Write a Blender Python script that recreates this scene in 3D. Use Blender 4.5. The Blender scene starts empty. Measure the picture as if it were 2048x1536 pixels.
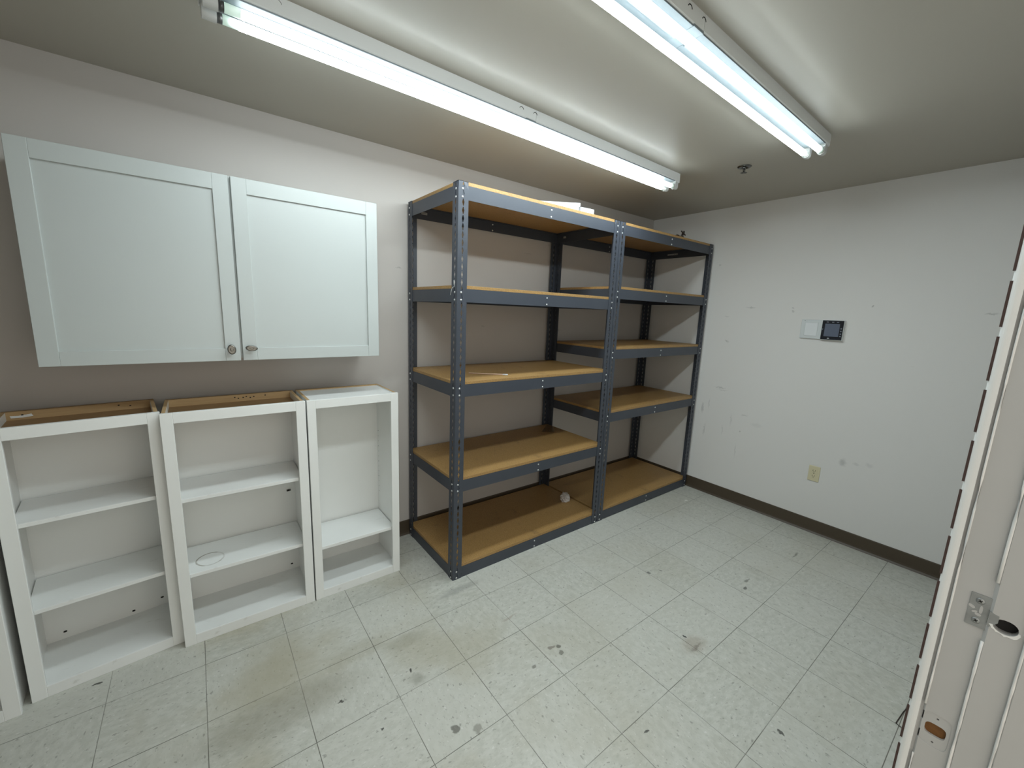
import bpy, bmesh, math, random
from mathutils import Vector, Matrix
random.seed(7)
SC = bpy.context.scene
COL = SC.collection
PI = math.pi
H = 2.42            # ceiling height
YW = 1.432          # long wall
XR = 2.068          # right wall
XL = -2.75          # left wall
YF = -0.992         # room face of the door wall
YH = -1.14          # hall face of the door wall

# ------------------------------------------------------------------ helpers
def lin(r, g, b):
    f = lambda c: (c / 255.0) / 12.92 if c <= 10 else (((c / 255.0) + 0.055) / 1.055) ** 2.4
    return (f(r), f(g), f(b), 1.0)

class NT:
    def __init__(self, name, rough=0.5, spec=0.5, metal=0.0):
        self.m = bpy.data.materials.new(name); self.m.use_nodes = True
        self.t = self.m.node_tree; self.bsdf = self.t.nodes['Principled BSDF']
        self.bsdf.inputs['Roughness'].default_value = rough
        self.bsdf.inputs['Metallic'].default_value = metal
        self.bsdf.inputs['Specular IOR Level'].default_value = spec
        self._pos = None
    def n(self, kind, **kw):
        nd = self.t.nodes.new(kind)
        for k, v in kw.items(): setattr(nd, k, v)
        return nd
    def link(self, a, b): self.t.links.new(a, b)
    def put(self, sock, v):
        if isinstance(v, bpy.types.NodeSocket): self.link(v, sock)
        else: sock.default_value = v
    def pos(self):
        if self._pos is None: self._pos = self.n('ShaderNodeTexCoord').outputs['Object']
        return self._pos
    def math(self, op, a, b=0.0, c=None):
        nd = self.n('ShaderNodeMath', operation=op)
        self.put(nd.inputs[0], a); self.put(nd.inputs[1], b)
        if c is not None: self.put(nd.inputs[2], c)
        return nd.outputs[0]
    def vmath(self, op, a, b=(0, 0, 0), out=0):
        nd = self.n('ShaderNodeVectorMath', operation=op)
        self.put(nd.inputs[0], a); self.put(nd.inputs[1], b)
        return nd.outputs['Value'] if op in ('LENGTH', 'DISTANCE', 'DOT_PRODUCT') else nd.outputs[0]
    def mapping(self, v, loc=(0, 0, 0), rot=(0, 0, 0), sc=(1, 1, 1)):
        nd = self.n('ShaderNodeMapping'); self.link(v, nd.inputs['Vector'])
        nd.inputs['Location'].default_value = loc; nd.inputs['Rotation'].default_value = rot; nd.inputs['Scale'].default_value = sc
        return nd.outputs[0]
    def noise(self, v, scale, detail=2.0, rough=0.5, dist=0.0):
        nd = self.n('ShaderNodeTexNoise'); self.link(v, nd.inputs['Vector'])
        nd.inputs['Scale'].default_value = scale; nd.inputs['Detail'].default_value = detail
        nd.inputs['Roughness'].default_value = rough; nd.inputs['Distortion'].default_value = dist
        return nd.outputs['Fac']
    def voro(self, v, scale, rand=1.0, out='Distance'):
        nd = self.n('ShaderNodeTexVoronoi'); self.link(v, nd.inputs['Vector'])
        nd.inputs['Scale'].default_value = scale; nd.inputs['Randomness'].default_value = rand
        return nd.outputs[out]
    def ramp(self, f, a, b):          # smooth 0..1 between a and b
        nd = self.n('ShaderNodeMapRange', interpolation_type='SMOOTHSTEP'); self.put(nd.inputs[0], f)
        nd.inputs[1].default_value = a; nd.inputs[2].default_value = b
        return nd.outputs[0]
    def mix(self, f, a, b, mode='MIX'):
        nd = self.n('ShaderNodeMix', data_type='RGBA', blend_type=mode)
        self.put(nd.inputs[0], f); self.put(nd.inputs[6], a); self.put(nd.inputs[7], b)
        return nd.outputs[2]
    def sep(self, v):
        nd = self.n('ShaderNodeSeparateXYZ'); self.link(v, nd.inputs[0]); return nd.outputs
    def comb(self, x, y, z):
        nd = self.n('ShaderNodeCombineXYZ')
        for i, q in enumerate((x, y, z)): self.put(nd.inputs[i], q)
        return nd.outputs[0]
    def color(self, c): self.put(self.bsdf.inputs['Base Color'], c); return self
    def rough(self, r): self.put(self.bsdf.inputs['Roughness'], r); return self
    def bump(self, h, strength=0.3, dist=0.002):
        nd = self.n('ShaderNodeBump'); self.link(h, nd.inputs['Height'])
        nd.inputs['Strength'].default_value = strength; nd.inputs['Distance'].default_value = dist
        self.link(nd.outputs[0], self.bsdf.inputs['Normal']); return self

def simple(name, col, rough=0.5, metal=0.0, spec=0.5, var=0.06, scale=6.0):
    t = NT(name, rough, spec, metal)
    f = t.noise(t.pos(), scale, 3.0)
    dark = tuple(c * (1 - var) for c in col[:3]) + (1,)
    lite = tuple(min(1, c * (1 + var)) for c in col[:3]) + (1,)
    t.color(t.mix(f, dark, lite))
    return t.m

# ---- mesh builder: boxes, lathes, prisms collected into ONE mesh
class MB:
    def __init__(self): self.bm = bmesh.new(); self.mats = []
    def mi(self, m):
        if m not in self.mats: self.mats.append(m)
        return self.mats.index(m)
    def _tag(self, faces, m, smooth=False):
        i = self.mi(m)
        for f in faces:
            f.material_index = i; f.smooth = smooth
    def box(self, a, b, m, bev=0.0, seg=1, M=None):
        bm2 = bmesh.new()
        bmesh.ops.create_cube(bm2, size=1.0)
        for v in bm2.verts:
            v.co = Vector(((a[i] + b[i]) / 2 + v.co[i] * (b[i] - a[i]) for i in range(3)))
        if bev > 0: bmesh.ops.bevel(bm2, geom=list(bm2.edges), offset=bev, segments=seg, affect='EDGES', profile=0.5)
        return self.absorb(bm2, m, M=M)
    def absorb(self, bm2, m, smooth=False, M=None):
        vs = {}
        for v in bm2.verts: vs[v] = self.bm.verts.new(M @ v.co if M else v.co)
        fs = []
        for f in bm2.faces:
            try: fs.append(self.bm.faces.new([vs[v] for v in f.verts]))
            except ValueError: pass
        self._tag(fs, m, smooth); bm2.free(); return fs
    def cyl(self, p, q, r, m, seg=16, r2=None, caps=True, smooth=True):
        p, q = Vector(p), Vector(q); d = q - p; L = d.length
        bm2 = bmesh.new()
        bmesh.ops.create_cone(bm2, cap_ends=caps, segments=seg, radius1=r, radius2=r if r2 is None else r2, depth=L)
        M = Matrix.Translation((p + q) / 2) @ d.to_track_quat('Z', 'Y').to_matrix().to_4x4()
        fs = self.absorb(bm2, m, smooth, M)
        for f in fs:
            if len(f.verts) > 4: f.smooth = False
    def lathe(self, prof, m, seg=24, M=None, sx=1.0, sy=1.0):
        # prof: (r, z) pairs
        bm2 = bmesh.new(); rings = []
        for r, z in prof:
            if r < 1e-6: rings.append([bm2.verts.new((0, 0, z))])
            else: rings.append([bm2.verts.new((r * sx * math.cos(2 * PI * k / seg), r * sy * math.sin(2 * PI * k / seg), z)) for k in range(seg)])
        for A, B in zip(rings, rings[1:]):
            for k in range(seg):
                k2 = (k + 1) % seg
                if len(A) == 1 and len(B) == 1: continue
                if len(A) == 1: bm2.faces.new((A[0], B[k], B[k2]))
                elif len(B) == 1: bm2.faces.new((A[k], A[k2], B[0]))
                else: bm2.faces.new((A[k], A[k2], B[k2], B[k]))
        bmesh.ops.recalc_face_normals(bm2, faces=bm2.faces)
        self.absorb(bm2, m, True, M)
    def prism(self, pts, z0, z1, m, M=None, smooth=False):
        bm2 = bmesh.new()
        lo = [bm2.verts.new((x, y, z0)) for x, y in pts]; hi = [bm2.verts.new((x, y, z1)) for x, y in pts]
        n = len(pts)
        side = [bm2.faces.new((lo[i], lo[(i + 1) % n], hi[(i + 1) % n], hi[i])) for i in range(n)]
        bm2.faces.new(lo[::-1]); bm2.faces.new(hi)
        bmesh.ops.recalc_face_normals(bm2, faces=bm2.faces)
        self.absorb(bm2, m, smooth, M)
    def tube(self, pts, r, m, seg=8):
        pts = [Vector(p) for p in pts]; bm2 = bmesh.new(); rings = []
        for i, p in enumerate(pts):
            d = (pts[min(i + 1, len(pts) - 1)] - pts[max(i - 1, 0)]).normalized()
            q = d.to_track_quat('Z', 'Y')
            rings.append([bm2.verts.new(p + q @ Vector((r * math.cos(2 * PI * k / seg), r * math.sin(2 * PI * k / seg), 0))) for k in range(seg)])
        for A, B in zip(rings, rings[1:]):
            for k in range(seg): bm2.faces.new((A[k], A[(k + 1) % seg], B[(k + 1) % seg], B[k]))
        bm2.faces.new(rings[0][::-1]); bm2.faces.new(rings[-1])
        self.absorb(bm2, m, True)
    def build(self, name, parent=None, M=None):
        me = bpy.data.meshes.new(name)
        bmesh.ops.recalc_face_normals(self.bm, faces=self.bm.faces)
        self.bm.to_mesh(me); self.bm.free()
        for m in self.mats: me.materials.append(m)
        o = bpy.data.objects.new(name, me); COL.objects.link(o)
        if parent: o.parent = parent
        if M is not None: o.matrix_local = M
        return o

def tag(o, label=None, cat=None, group=None, kind=None):
    if label: o['label'] = label
    if cat: o['category'] = cat
    if group: o['group'] = group
    if kind: o['kind'] = kind
    return o
def empty(name, loc, rz=0.0):
    o = bpy.data.objects.new(name, None); COL.objects.link(o)
    o.location = loc; o.rotation_euler = (0, 0, rz); o.empty_display_size = 0.1
    return o
def onebox(name, a, b, m, parent=None, bev=0.0):
    q = MB(); q.box(a, b, m, bev); return q.build(name, parent)
def copy_of(o, parent, loc=None, rot=None):
    c = o.copy(); COL.objects.link(c); c.parent = parent
    if loc is not None: c.location = loc
    if rot is not None: c.rotation_euler = rot
    return c

# ------------------------------------------------------------------ materials
def wall_paint(name, base, seed, marks=1.0, spots=()):
    t = NT(name, 0.55, 0.35); P = t.pos()
    big = t.noise(t.mapping(P, loc=(seed, seed * 2, 0)), 1.1, 2.0)
    c = t.mix(big, tuple(x * 0.97 for x in base[:3]) + (1,), tuple(min(1, x * 1.03) for x in base[:3]) + (1,))
    sm = t.ramp(t.noise(t.mapping(P, loc=(seed, 3, 1)), 9.0, 3.0, 0.6), 0.70, 0.80)
    sm2 = t.ramp(t.noise(t.mapping(P, loc=(5, seed, 2)), 2.0, 1.0), 0.50, 0.66)
    c = t.mix(t.math('MULTIPLY', t.math('MULTIPLY', sm, sm2), 0.42 * marks), c, lin(120, 120, 112))
    wob = t.n('ShaderNodeTexNoise'); t.link(P, wob.inputs['Vector']); wob.inputs['Scale'].default_value = 45.0; wob.inputs['Detail'].default_value = 3.0
    jit = t.n('ShaderNodeVectorMath', operation='SCALE'); t.link(t.vmath('SUBTRACT', wob.outputs['Color'], (.5, .5, .5)), jit.inputs[0]); jit.inputs['Scale'].default_value = 0.03
    Pw = t.vmath('ADD', P, jit.outputs[0])
    for x, y, z, rx, ry, rz, k in spots:       # scuffs and smudges, each with its own place and shape
        L = t.vmath('LENGTH', t.mapping(t.vmath('SUBTRACT', Pw, (x, y, z)), sc=(1 / rx, 1 / ry, 1 / rz)))
        c = t.mix(t.math('MULTIPLY', t.ramp(L, 1.3, 0.2), 0.72 * k), c, lin(92, 94, 92))
    t.color(c)
    t.bump(t.noise(P, 320.0, 2.0), 0.10, 0.001)
    return t.m
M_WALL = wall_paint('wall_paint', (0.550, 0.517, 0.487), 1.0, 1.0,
    [(.900, YW, 1.388, .026, .1, .012, .35), (-.444, YW, 1.759, .020, .1, .004, .5), (.173, YW, 1.414, .014, .1, .006, .4), (-.683, YW, 1.62, .05, .1, .010, .15), (.55, YW, 1.95, .05, .1, .006, .2)])
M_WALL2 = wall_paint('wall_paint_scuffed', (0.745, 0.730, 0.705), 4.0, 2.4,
    [(XR, .753, .751, .1, .012, .050, .40), (XR, .70, .80, .1, .006, .040, .35), (XR, .623, .953, .1, .050, .006, .40), (XR, .60, .935, .1, .045, .005, .30), (XR, .716, .563, .1, .008, .060, .30),
     (XR, .434, .453, .1, .006, .060, .30), (XR, .50, .70, .1, .008, .050, .22), (XR, .56, .60, .1, .006, .045, .25), (XR, .40, .76, .1, .028, .006, .30), (XR, -.28, .576, .1, .022, .028, .42), (XR, -.35, .585, .1, .018, .010, .20), (XR, -.423, .60, .1, .02, .014, .18),
     (XR, .462, 1.627, .1, .040, .005, .38), (XR, .166, 1.607, .1, .012, .006, .45), (XR, .17, 1.628, .1, .010, .004, .35), (XR, -.283, 1.649, .1, .006, .006, .65), (XR, -.805, 1.613, .1, .030, .006, .45), (XR, .752, 1.971, .1, .010, .006, .4), (XR, .64, 1.55, .1, .018, .004, .3), (XR, .30, .70, .1, .045, .016, .12)])
def ceil_mat():
    t = NT('ceiling_paint', 0.42, 0.45); P = t.pos()
    f = t.noise(P, 0.9, 2.0)
    t.color(t.mix(f, (0.415, 0.390, 0.335, 1), (0.440, 0.414, 0.358, 1)))
    t.bump(t.noise(P, 60.0, 3.0), 0.06, 0.002)
    return t.m
M_CEIL = ceil_mat()

def floor_mat():
    T = 0.3048
    t = NT('vinyl_tile', 0.34, 0.45); P = t.pos()
    S = t.sep(P)
    u = t.math('DIVIDE', S[0], T); v = t.math('DIVIDE', S[1], T)
    ci, cj = t.math('FLOOR', u), t.math('FLOOR', v)
    fu, fv = t.math('SUBTRACT', u, ci), t.math('SUBTRACT', v, cj)
    def edge(f): return t.math('MINIMUM', f, t.math('SUBTRACT', 1.0, f))
    wn = t.n('ShaderNodeTexWhiteNoise', noise_dimensions='2D')
    t.link(t.comb(ci, cj, 0.0), wn.inputs['Vector'])
    tile = wn.outputs['Value']
    par = t.math('FLOORED_MODULO', t.math('ADD', ci, cj), 2.0)
    # streaky chips, quarter turned from tile to tile
    off = t.comb(t.math('MULTIPLY', tile, 37.0), t.math('MULTIPLY', tile, 19.0), 0.0)
    Pa = t.vmath('ADD', t.mapping(P, rot=(0, 0, 0.35), sc=(1.0, 1.7, 1)), off)
    Pb = t.vmath('ADD', t.mapping(P, rot=(0, 0, -0.25), sc=(1.6, 1.0, 1)), off)
    pm = t.n('ShaderNodeMix', data_type='VECTOR'); t.link(par, pm.inputs[0]); t.link(Pa, pm.inputs[4]); t.link(Pb, pm.inputs[5])
    Q = pm.outputs[1]
    base = t.mix(tile, (0.462, 0.466, 0.415, 1), (0.518, 0.518, 0.467, 1))
    cloud = t.noise(Q, 26.0, 4.0, 0.6)
    base = t.mix(t.ramp(cloud, 0.35, 0.65), base, (0.550, 0.550, 0.500, 1))
    chip = t.ramp(t.noise(Q, 60.0, 2.0, 0.5), 0.59, 0.68)
    base = t.mix(t.math('MULTIPLY', chip, 0.26), base, (0.30, 0.30, 0.27, 1))
    chip2 = t.ramp(t.noise(t.vmath('ADD', Q, (9.1, 3.3, 0)), 46.0, 2.0, 0.5), 0.645, 0.70)
    base = t.mix(t.math('MULTIPLY', chip2, 0.55), base, (0.185, 0.180, 0.160, 1))
    wht = t.ramp(t.noise(t.vmath('ADD', Q, (2.7, 8.3, 0)), 55.0, 2.0, 0.5), 0.64, 0.72)
    base = t.mix(t.math('MULTIPLY', wht, 0.5), base, (0.70, 0.69, 0.66, 1))
    # old traffic dirt in patches; extra tint on the left partly paints mixed lighting
    d = t.ramp(t.noise(t.mapping(P, loc=(3.4, 1.2, 0)), 1.7, 4.0, 0.55), 0.44, 0.68)
    left = t.ramp(S[0], 0.30, -1.3)
    base = t.mix(t.math('MULTIPLY', d, t.math('MULTIPLY_ADD', left, 0.48, 0.16)), base, (0.36, 0.325, 0.225, 1))
    g = t.ramp(t.noise(t.mapping(P, loc=(8, 5, 0)), 5.5, 4.0, 0.6), 0.60, 0.78)
    base = t.mix(t.math('MULTIPLY', g, 0.16), base, (0.22, 0.20, 0.16, 1))
    # spots with a shape of their own: gum, smears, scuffs, one painted cast shadow (x, y, rx, ry, angle, strength, colour)
    wob = t.n('ShaderNodeTexNoise'); t.link(P, wob.inputs['Vector']); wob.inputs['Scale'].default_value = 40.0; wob.inputs['Detail'].default_value = 3.0
    Pw = t.vmath('ADD', P, t.vmath('SCALE', t.vmath('SUBTRACT', wob.outputs['Color'], (0.5, 0.5, 0.5)), (0, 0, 0)))
    sc = Pw.node; sc.inputs[1].links and None
    scale_node = sc.inputs[1].links[0].from_node; scale_node.inputs['Scale'].default_value = 0.035
    spots = [(-.796, .065, .014, .016, 0, .75, (0.10, .095, .08)), (-.731, .019, .018, .020, .4, .55, (.16, .15, .12)),
             (-.217, .128, .014, .012, 0, .75, (.09, .085, .07)), (-.248, .142, .020, .006, .3, .6, (.14, .11, .09)),
             (-.230, .095, .013, .012, 0, .65, (.11, .105, .085)), (-.385, .105, .010, .011, 0, .65, (.12, .115, .095)),
             (-.822, .342, .034, .040, .3, .42, (.20, .19, .15)), (-.828, .394, .006, .010, .3, .9, (.03, .03, .025)),
             (-.788, .56, .12, .05, .5, .30, (.22, .20, .13)), (.323, -.235, .085, .055, .6, .36, (.24, .17, .11)), (.315, -.25, .050, .010, .9, .5, (.12, .10, .08)),
             (.333, -.184, .007, .008, 0, .9, (.02, .02, .02)), (.194, -.655, .008, .013, .4, .85, (.05, .05, .045)),
             (-1.867, 1.048, .014, .006, .1, .9, (.03, .03, .025)), (-1.112, .415, .012, .004, .8, .9, (.04, .04, .035)),
             (-1.017, .221, .006, .005, 0, .9, (.04, .04, .035)), (1.613, -.223, .060, .007, .75, .7, (.12, .12, .10)),
             (.97, -.19, .016, .009, .6, .8, (.10, .10, .09)), (1.05, -.16, .03, .008, .6, .7, (.14, .14, .12)), (1.753, .636, .022, .010, .7, .6, (.85, .84, .80)),
             (-.221, -.354, .011, .005, -.6, .85, (.05, .05, .045)), (-.40, .73, .16, .03, .05, .40, (.20, .20, .19)),
             (-1.30, .50, .34, .11, .12, .42, (.22, .20, .14)), (-.98, .62, .16, .07, .3, .25, (.25, .22, .13)), (-.30, .40, .05, .008, .2, .35, (.25, .17, .13)),  # first entry: a person's soft cast shadow painted into the tile colour
             (.62, .22, .013, .010, .3, .75, (.10, .10, .09)), (.70, .19, .006, .006, 0, .8, (.06, .06, .05)), (1.02, .57, .012, .007, .3, .7, (.1, .1, .09))]
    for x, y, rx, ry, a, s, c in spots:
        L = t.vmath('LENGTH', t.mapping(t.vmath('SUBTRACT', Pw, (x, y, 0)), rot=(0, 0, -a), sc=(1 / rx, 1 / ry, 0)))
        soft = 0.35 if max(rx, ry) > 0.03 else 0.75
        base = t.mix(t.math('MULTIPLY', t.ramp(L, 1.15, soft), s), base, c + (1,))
    # seams
    e = t.math('MINIMUM', edge(fu), edge(fv))
    gap = t.ramp(e, 0.0058, 0.0028)
    seam_n = t.ramp(t.noise(P, 3.0, 3.0), 0.30, 0.62)
    base = t.mix(t.math('MULTIPLY', gap, t.math('MULTIPLY_ADD', seam_n, 0.50, 0.35)), base, (0.085, 0.080, 0.060, 1))
    t.color(base)
    t.rough(t.math('MULTIPLY_ADD', t.noise(P, 14.0, 3.0), 0.25, 0.26))
    t.bump(t.math('MULTIPLY', gap, -1.0), 0.25, 0.001)
    return t.m
M_FLOOR = floor_mat()
M_BASE = simple('vinyl_cove_brown', lin(74, 63, 49), 0.45)
M_WHITE = simple('white_lacquer', (0.525, 0.560, 0.550, 1), 0.32, var=0.02, scale=3)
M_CARC = simple('white_melamine', (0.85, 0.86, 0.84, 1), 0.38, var=0.03, scale=4)
def dirty_white():
    t = NT('worn_white_melamine', 0.40, 0.45); P = t.pos()
    c = t.mix(t.noise(P, 5.0, 3.0), (0.80, 0.815, 0.80, 1), (0.87, 0.88, 0.865, 1))
    s = t.math('MULTIPLY', t.ramp(t.noise(t.mapping(P, sc=(1, 3, 1)), 14.0, 4.0, 0.65), 0.62, 0.78), 0.30)
    c = t.mix(s, c, (0.33, 0.30, 0.25, 1))
    t.color(c); return t
M_DIRTY = dirty_white().m
def ring_white():
    t = dirty_white(); t.m.name = 'ring_stained_melamine'
    c = t.bsdf.inputs['Base Color'].links[0].from_socket
    P = t.pos()
    Pn = t.vmath('ADD', P, t.comb(t.math('MULTIPLY', t.noise(P, 30.0, 2.0), 0.008), 0.0, 0.0))
    L = t.vmath('LENGTH', t.mapping(t.vmath('SUBTRACT', Pn, (0.100, 0.095, 0.0)), sc=(1 / .052, 1 / .055, 0)))
    ring = t.ramp(t.math('ABSOLUTE', t.math('SUBTRACT', L, 1.0)), 0.085, 0.03)
    t.color(t.mix(t.math('MULTIPLY', ring, t.math('MULTIPLY_ADD', t.ramp(t.noise(P, 18.0, 2.0), .35, .6), 0.55, 0.25)), c, (0.24, 0.21, 0.16, 1)))
    return t.m
M_RING = ring_white()
def wood_mat(name, a, b, sc=(2.0, 26.0, 26.0), rough=0.6):
    t = NT(name, rough, 0.3); P = t.pos()
    f = t.noise(t.mapping(P, sc=sc), 4.0, 4.0, 0.6, 0.4)
    t.color(t.mix(f, a, b)); return t.m
M_RAW = wood_mat('raw_wood', (0.235, 0.135, 0.062, 1), (0.44, 0.275, 0.135, 1))
M_RAWL = wood_mat('raw_wood_edge', (0.42, 0.27, 0.13, 1), (0.58, 0.40, 0.21, 1))
def chip_mat(name, a, b, scale, k=0.35):
    t = NT(name, 0.45, 0.4); P = t.pos()
    c = t.mix(t.ramp(t.noise(P, scale, 4.0, 0.7), 0.30, 0.70), a, b)
    dk = t.ramp(t.noise(t.mapping(P, loc=(4, 4, 4)), scale * 0.9, 2.0, 0.6), 0.60, 0.70)
    c = t.mix(t.math('MULTIPLY', dk, k), c, (0.12, 0.065, 0.025, 1))
    st = t.math('MULTIPLY', t.ramp(t.noise(t.mapping(P, loc=(1, 7, 2)), 7.0, 5.0, 0.75), 0.58, 0.72), 0.5)
    c = t.mix(st, c, (0.17, 0.10, 0.045, 1))
    t.color(c); t.bump(t.noise(P, scale, 3.0), 0.12, 0.001); return t.m
M_BOARD = chip_mat('particleboard_face', (0.215, 0.128, 0.046, 1), (0.265, 0.160, 0.061, 1), 130.0, 0.24)
M_BEDGE = chip_mat('particleboard_edge', (0.28, 0.155, 0.050, 1), (0.44, 0.275, 0.108, 1), 190.0, 0.65)
def steel_mat():
    t = NT('charcoal_enamel', 0.42, 0.5); P = t.pos()
    t.color(t.mix(t.noise(P, 8.0, 3.0), (0.044, 0.051, 0.066, 1), (0.055, 0.063, 0.080, 1)))
    t.bump(t.noise(P, 700.0, 2.0), 0.06, 0.0005); return t.m
M_STEEL = steel_mat()
M_RIVET = simple('zinc_rivet', (0.66, 0.67, 0.66, 1), 0.38, 0.55)
M_NICKEL = simple('brushed_nickel', (0.20, 0.195, 0.178, 1), 0.27, 1.0, var=0.04, scale=40)
M_CHROME = simple('dull_chrome', (0.16, 0.16, 0.155, 1), 0.22, 1.0)
M_GALV = simple('worn_zinc_plate', (0.30, 0.315, 0.315, 1), 0.48, 0.75, var=0.28, scale=60)
M_DARK = simple('dark_void', (0.012, 0.011, 0.010, 1), 0.8)
M_FIX = simple('fixture_enamel', (0.74, 0.75, 0.74, 1), 0.30, var=0.015)
M_COVER = simple('glare_dimmed_white_enamel', (0.19, 0.225, 0.245, 1), 0.35, var=0.02)  # white enamel coloured darker, painting down the glare between the tubes
M_FIXG = simple('lampholder_plastic', (0.60, 0.61, 0.60, 1), 0.35, var=0.02)
M_CAP = simple('lamp_cap_metal', (0.11, 0.11, 0.108, 1), 0.4, 0.6)
M_CAPW = simple('lamp_cap_white', (0.72, 0.73, 0.70, 1), 0.4)
def emit(name, col, s):
    t = NT(name, 0.3); f = t.noise(t.pos(), 3.0, 1.0)
    t.put(t.bsdf.inputs['Emission Color'], t.mix(f, tuple(c * .985 for c in col[:3]) + (1,), col))
    t.bsdf.inputs['Emission Strength'].default_value = s
    t.color((0.8, 0.82, 0.8, 1)); return t.m
TUBE_S = 40.0
def tube_mat():
    # upper half of the glass dimmed to tame ceiling glare; the reflector is assumed
    t = NT('fluorescent_glow', 0.3); g = t.n('ShaderNodeNewGeometry')
    up = t.ramp(t.sep(g.outputs['Normal'])[2], -0.70, 0.15)
    t.put(t.bsdf.inputs['Emission Color'], (0.885, 1.0, 1.03, 1))
    t.put(t.bsdf.inputs['Emission Strength'], t.math('MULTIPLY_ADD', up, -0.95 * TUBE_S, TUBE_S))
    t.color((0.8, 0.82, 0.8, 1)); return t.m
M_TUBE = tube_mat()
M_TEND = emit('fluorescent_end_glow', (0.62, 0.95, 0.80, 1), 0.35)
M_FRAME = simple('frame_paint', (0.430, 0.432, 0.425, 1), 0.36, var=0.05, scale=9)
M_GASK = simple('brown_gasket', (0.055, 0.030, 0.026, 1), 0.7)
M_POCKET = wood_mat('mortise_wood', (0.10, 0.042, 0.012, 1), (0.23, 0.105, 0.03, 1))
M_IVORY = simple('ivory_plastic', lin(214, 205, 172), 0.38, var=0.02)
M_SILV = simple('pale_grey_plastic', (0.66, 0.69, 0.69, 1), 0.35, 0.1, var=0.03)
M_SILV2 = simple('pale_insert_plastic', (0.76, 0.78, 0.79, 1), 0.4, var=0.02)
M_BLACKG = simple('black_gloss_panel', (0.010, 0.012, 0.018, 1), 0.18)
M_LCD = simple('grey_blue_screen', (0.115, 0.135, 0.185, 1), 0.25, var=0.04)
M_ICON = simple('printed_icon', (0.17, 0.19, 0.22, 1), 0.5)
M_LOGO = simple('printed_mark', (0.60, 0.62, 0.62, 1), 0.5)
M_PAPER = simple('white_foil_paper', (0.66, 0.63, 0.62, 1), 0.45, 0.15, var=0.15, scale=60)
M_GLINT_CHIP = simple('edge_glint_and_chip_white', (0.74, 0.745, 0.73, 1), 0.35, var=0.04)  # painted-in light on the frame edges, and the real chipped paint
M_TRIMW = simple('white_board', (0.60, 0.625, 0.66, 1), 0.4, var=0.02)
M_LABEL = simple('paper_label', (0.42, 0.42, 0.41, 1), 0.5)
M_PRINT = simple('label_print', (0.10, 0.10, 0.10, 1), 0.5)
M_STICK = simple('pale_wood_stick', (0.60, 0.42, 0.31, 1), 0.5)
M_STRING = simple('white_string', (0.74, 0.74, 0.72, 1), 0.6)
M_BROWNM = simple('dark_brown_metal', (0.030, 0.020, 0.016, 1), 0.4, 0.3)
def clear_mat():
    t = NT('clear_film', 0.06, 0.5); t.color((0.30, 0.20, 0.11, 1))
    t.bsdf.inputs['Alpha'].default_value = 0.42
    t.rough(t.math('MULTIPLY_ADD', t.noise(t.pos(), 30.0), 0.06, 0.03))
    return t.m
M_FILM = clear_mat()

# ------------------------------------------------------------------ room shell
def struct(name, o, label, cat):
    o.name = name; tag(o, label, cat, kind='structure'); return o
struct('floor', onebox('floor', (XL - .1, -2.6, -0.10), (XR + .1, YW + .1, 0.0), M_FLOOR), 'pale speckled vinyl tile floor with thin dark seams and old stains', 'floor')
struct('ceiling', onebox('ceiling', (XL - .1, YH, H), (XR + .1, YW + .1, H + 0.10), M_CEIL), 'plain painted ceiling carrying the two strip lights', 'ceiling')
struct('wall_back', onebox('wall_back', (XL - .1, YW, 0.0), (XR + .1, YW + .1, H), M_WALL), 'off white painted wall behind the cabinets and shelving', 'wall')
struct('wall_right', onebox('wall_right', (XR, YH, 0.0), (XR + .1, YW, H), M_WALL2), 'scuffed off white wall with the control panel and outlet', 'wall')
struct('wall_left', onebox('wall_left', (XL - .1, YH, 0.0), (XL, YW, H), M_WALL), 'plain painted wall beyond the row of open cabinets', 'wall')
XJ = -0.518         # face of the door jamb
XJL = -1.72         # opposite jamb
DT = 2.06           # door head
q = MB()
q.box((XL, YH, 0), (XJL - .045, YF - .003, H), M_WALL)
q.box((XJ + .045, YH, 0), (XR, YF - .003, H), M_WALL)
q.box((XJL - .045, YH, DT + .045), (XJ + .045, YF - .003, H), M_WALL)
struct('wall_front', q.build('wall_front'), 'painted wall around the doorway the room is seen from', 'wall')
def cove(name, pts, length_axis, lab):
    # baseboard profile (offset from wall, height), extruded
    prof = [(0.0, 0.0), (0.016, 0.0), (0.012, 0.004), (0.007, 0.012), (0.0045, 0.024), (0.004, 0.094), (0.002, 0.0995), (0.0, 0.1)]
    q = MB()
    for a, b in pts:
        if length_axis == 'x':     # along x on wall_back
            M = Matrix(((0, 0, 1, 0), (-1, 0, 0, YW), (0, 1, 0, 0), (0, 0, 0, 1)))
        else:
            M = Matrix(((-1, 0, 0, XR), (0, 0, 1, 0), (0, 1, 0, 0), (0, 0, 0, 1)))
        q.prism(prof, a, b, M_BASE, M)
    struct(name, q.build(name), lab, 'baseboard')
cove('baseboard_back', [(XL, XR - .017)], 'x', 'brown vinyl cove base along the cabinet wall')
cove('baseboard_right', [(YF, YW)], 'y', 'brown vinyl cove base under the control panel wall')

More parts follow.
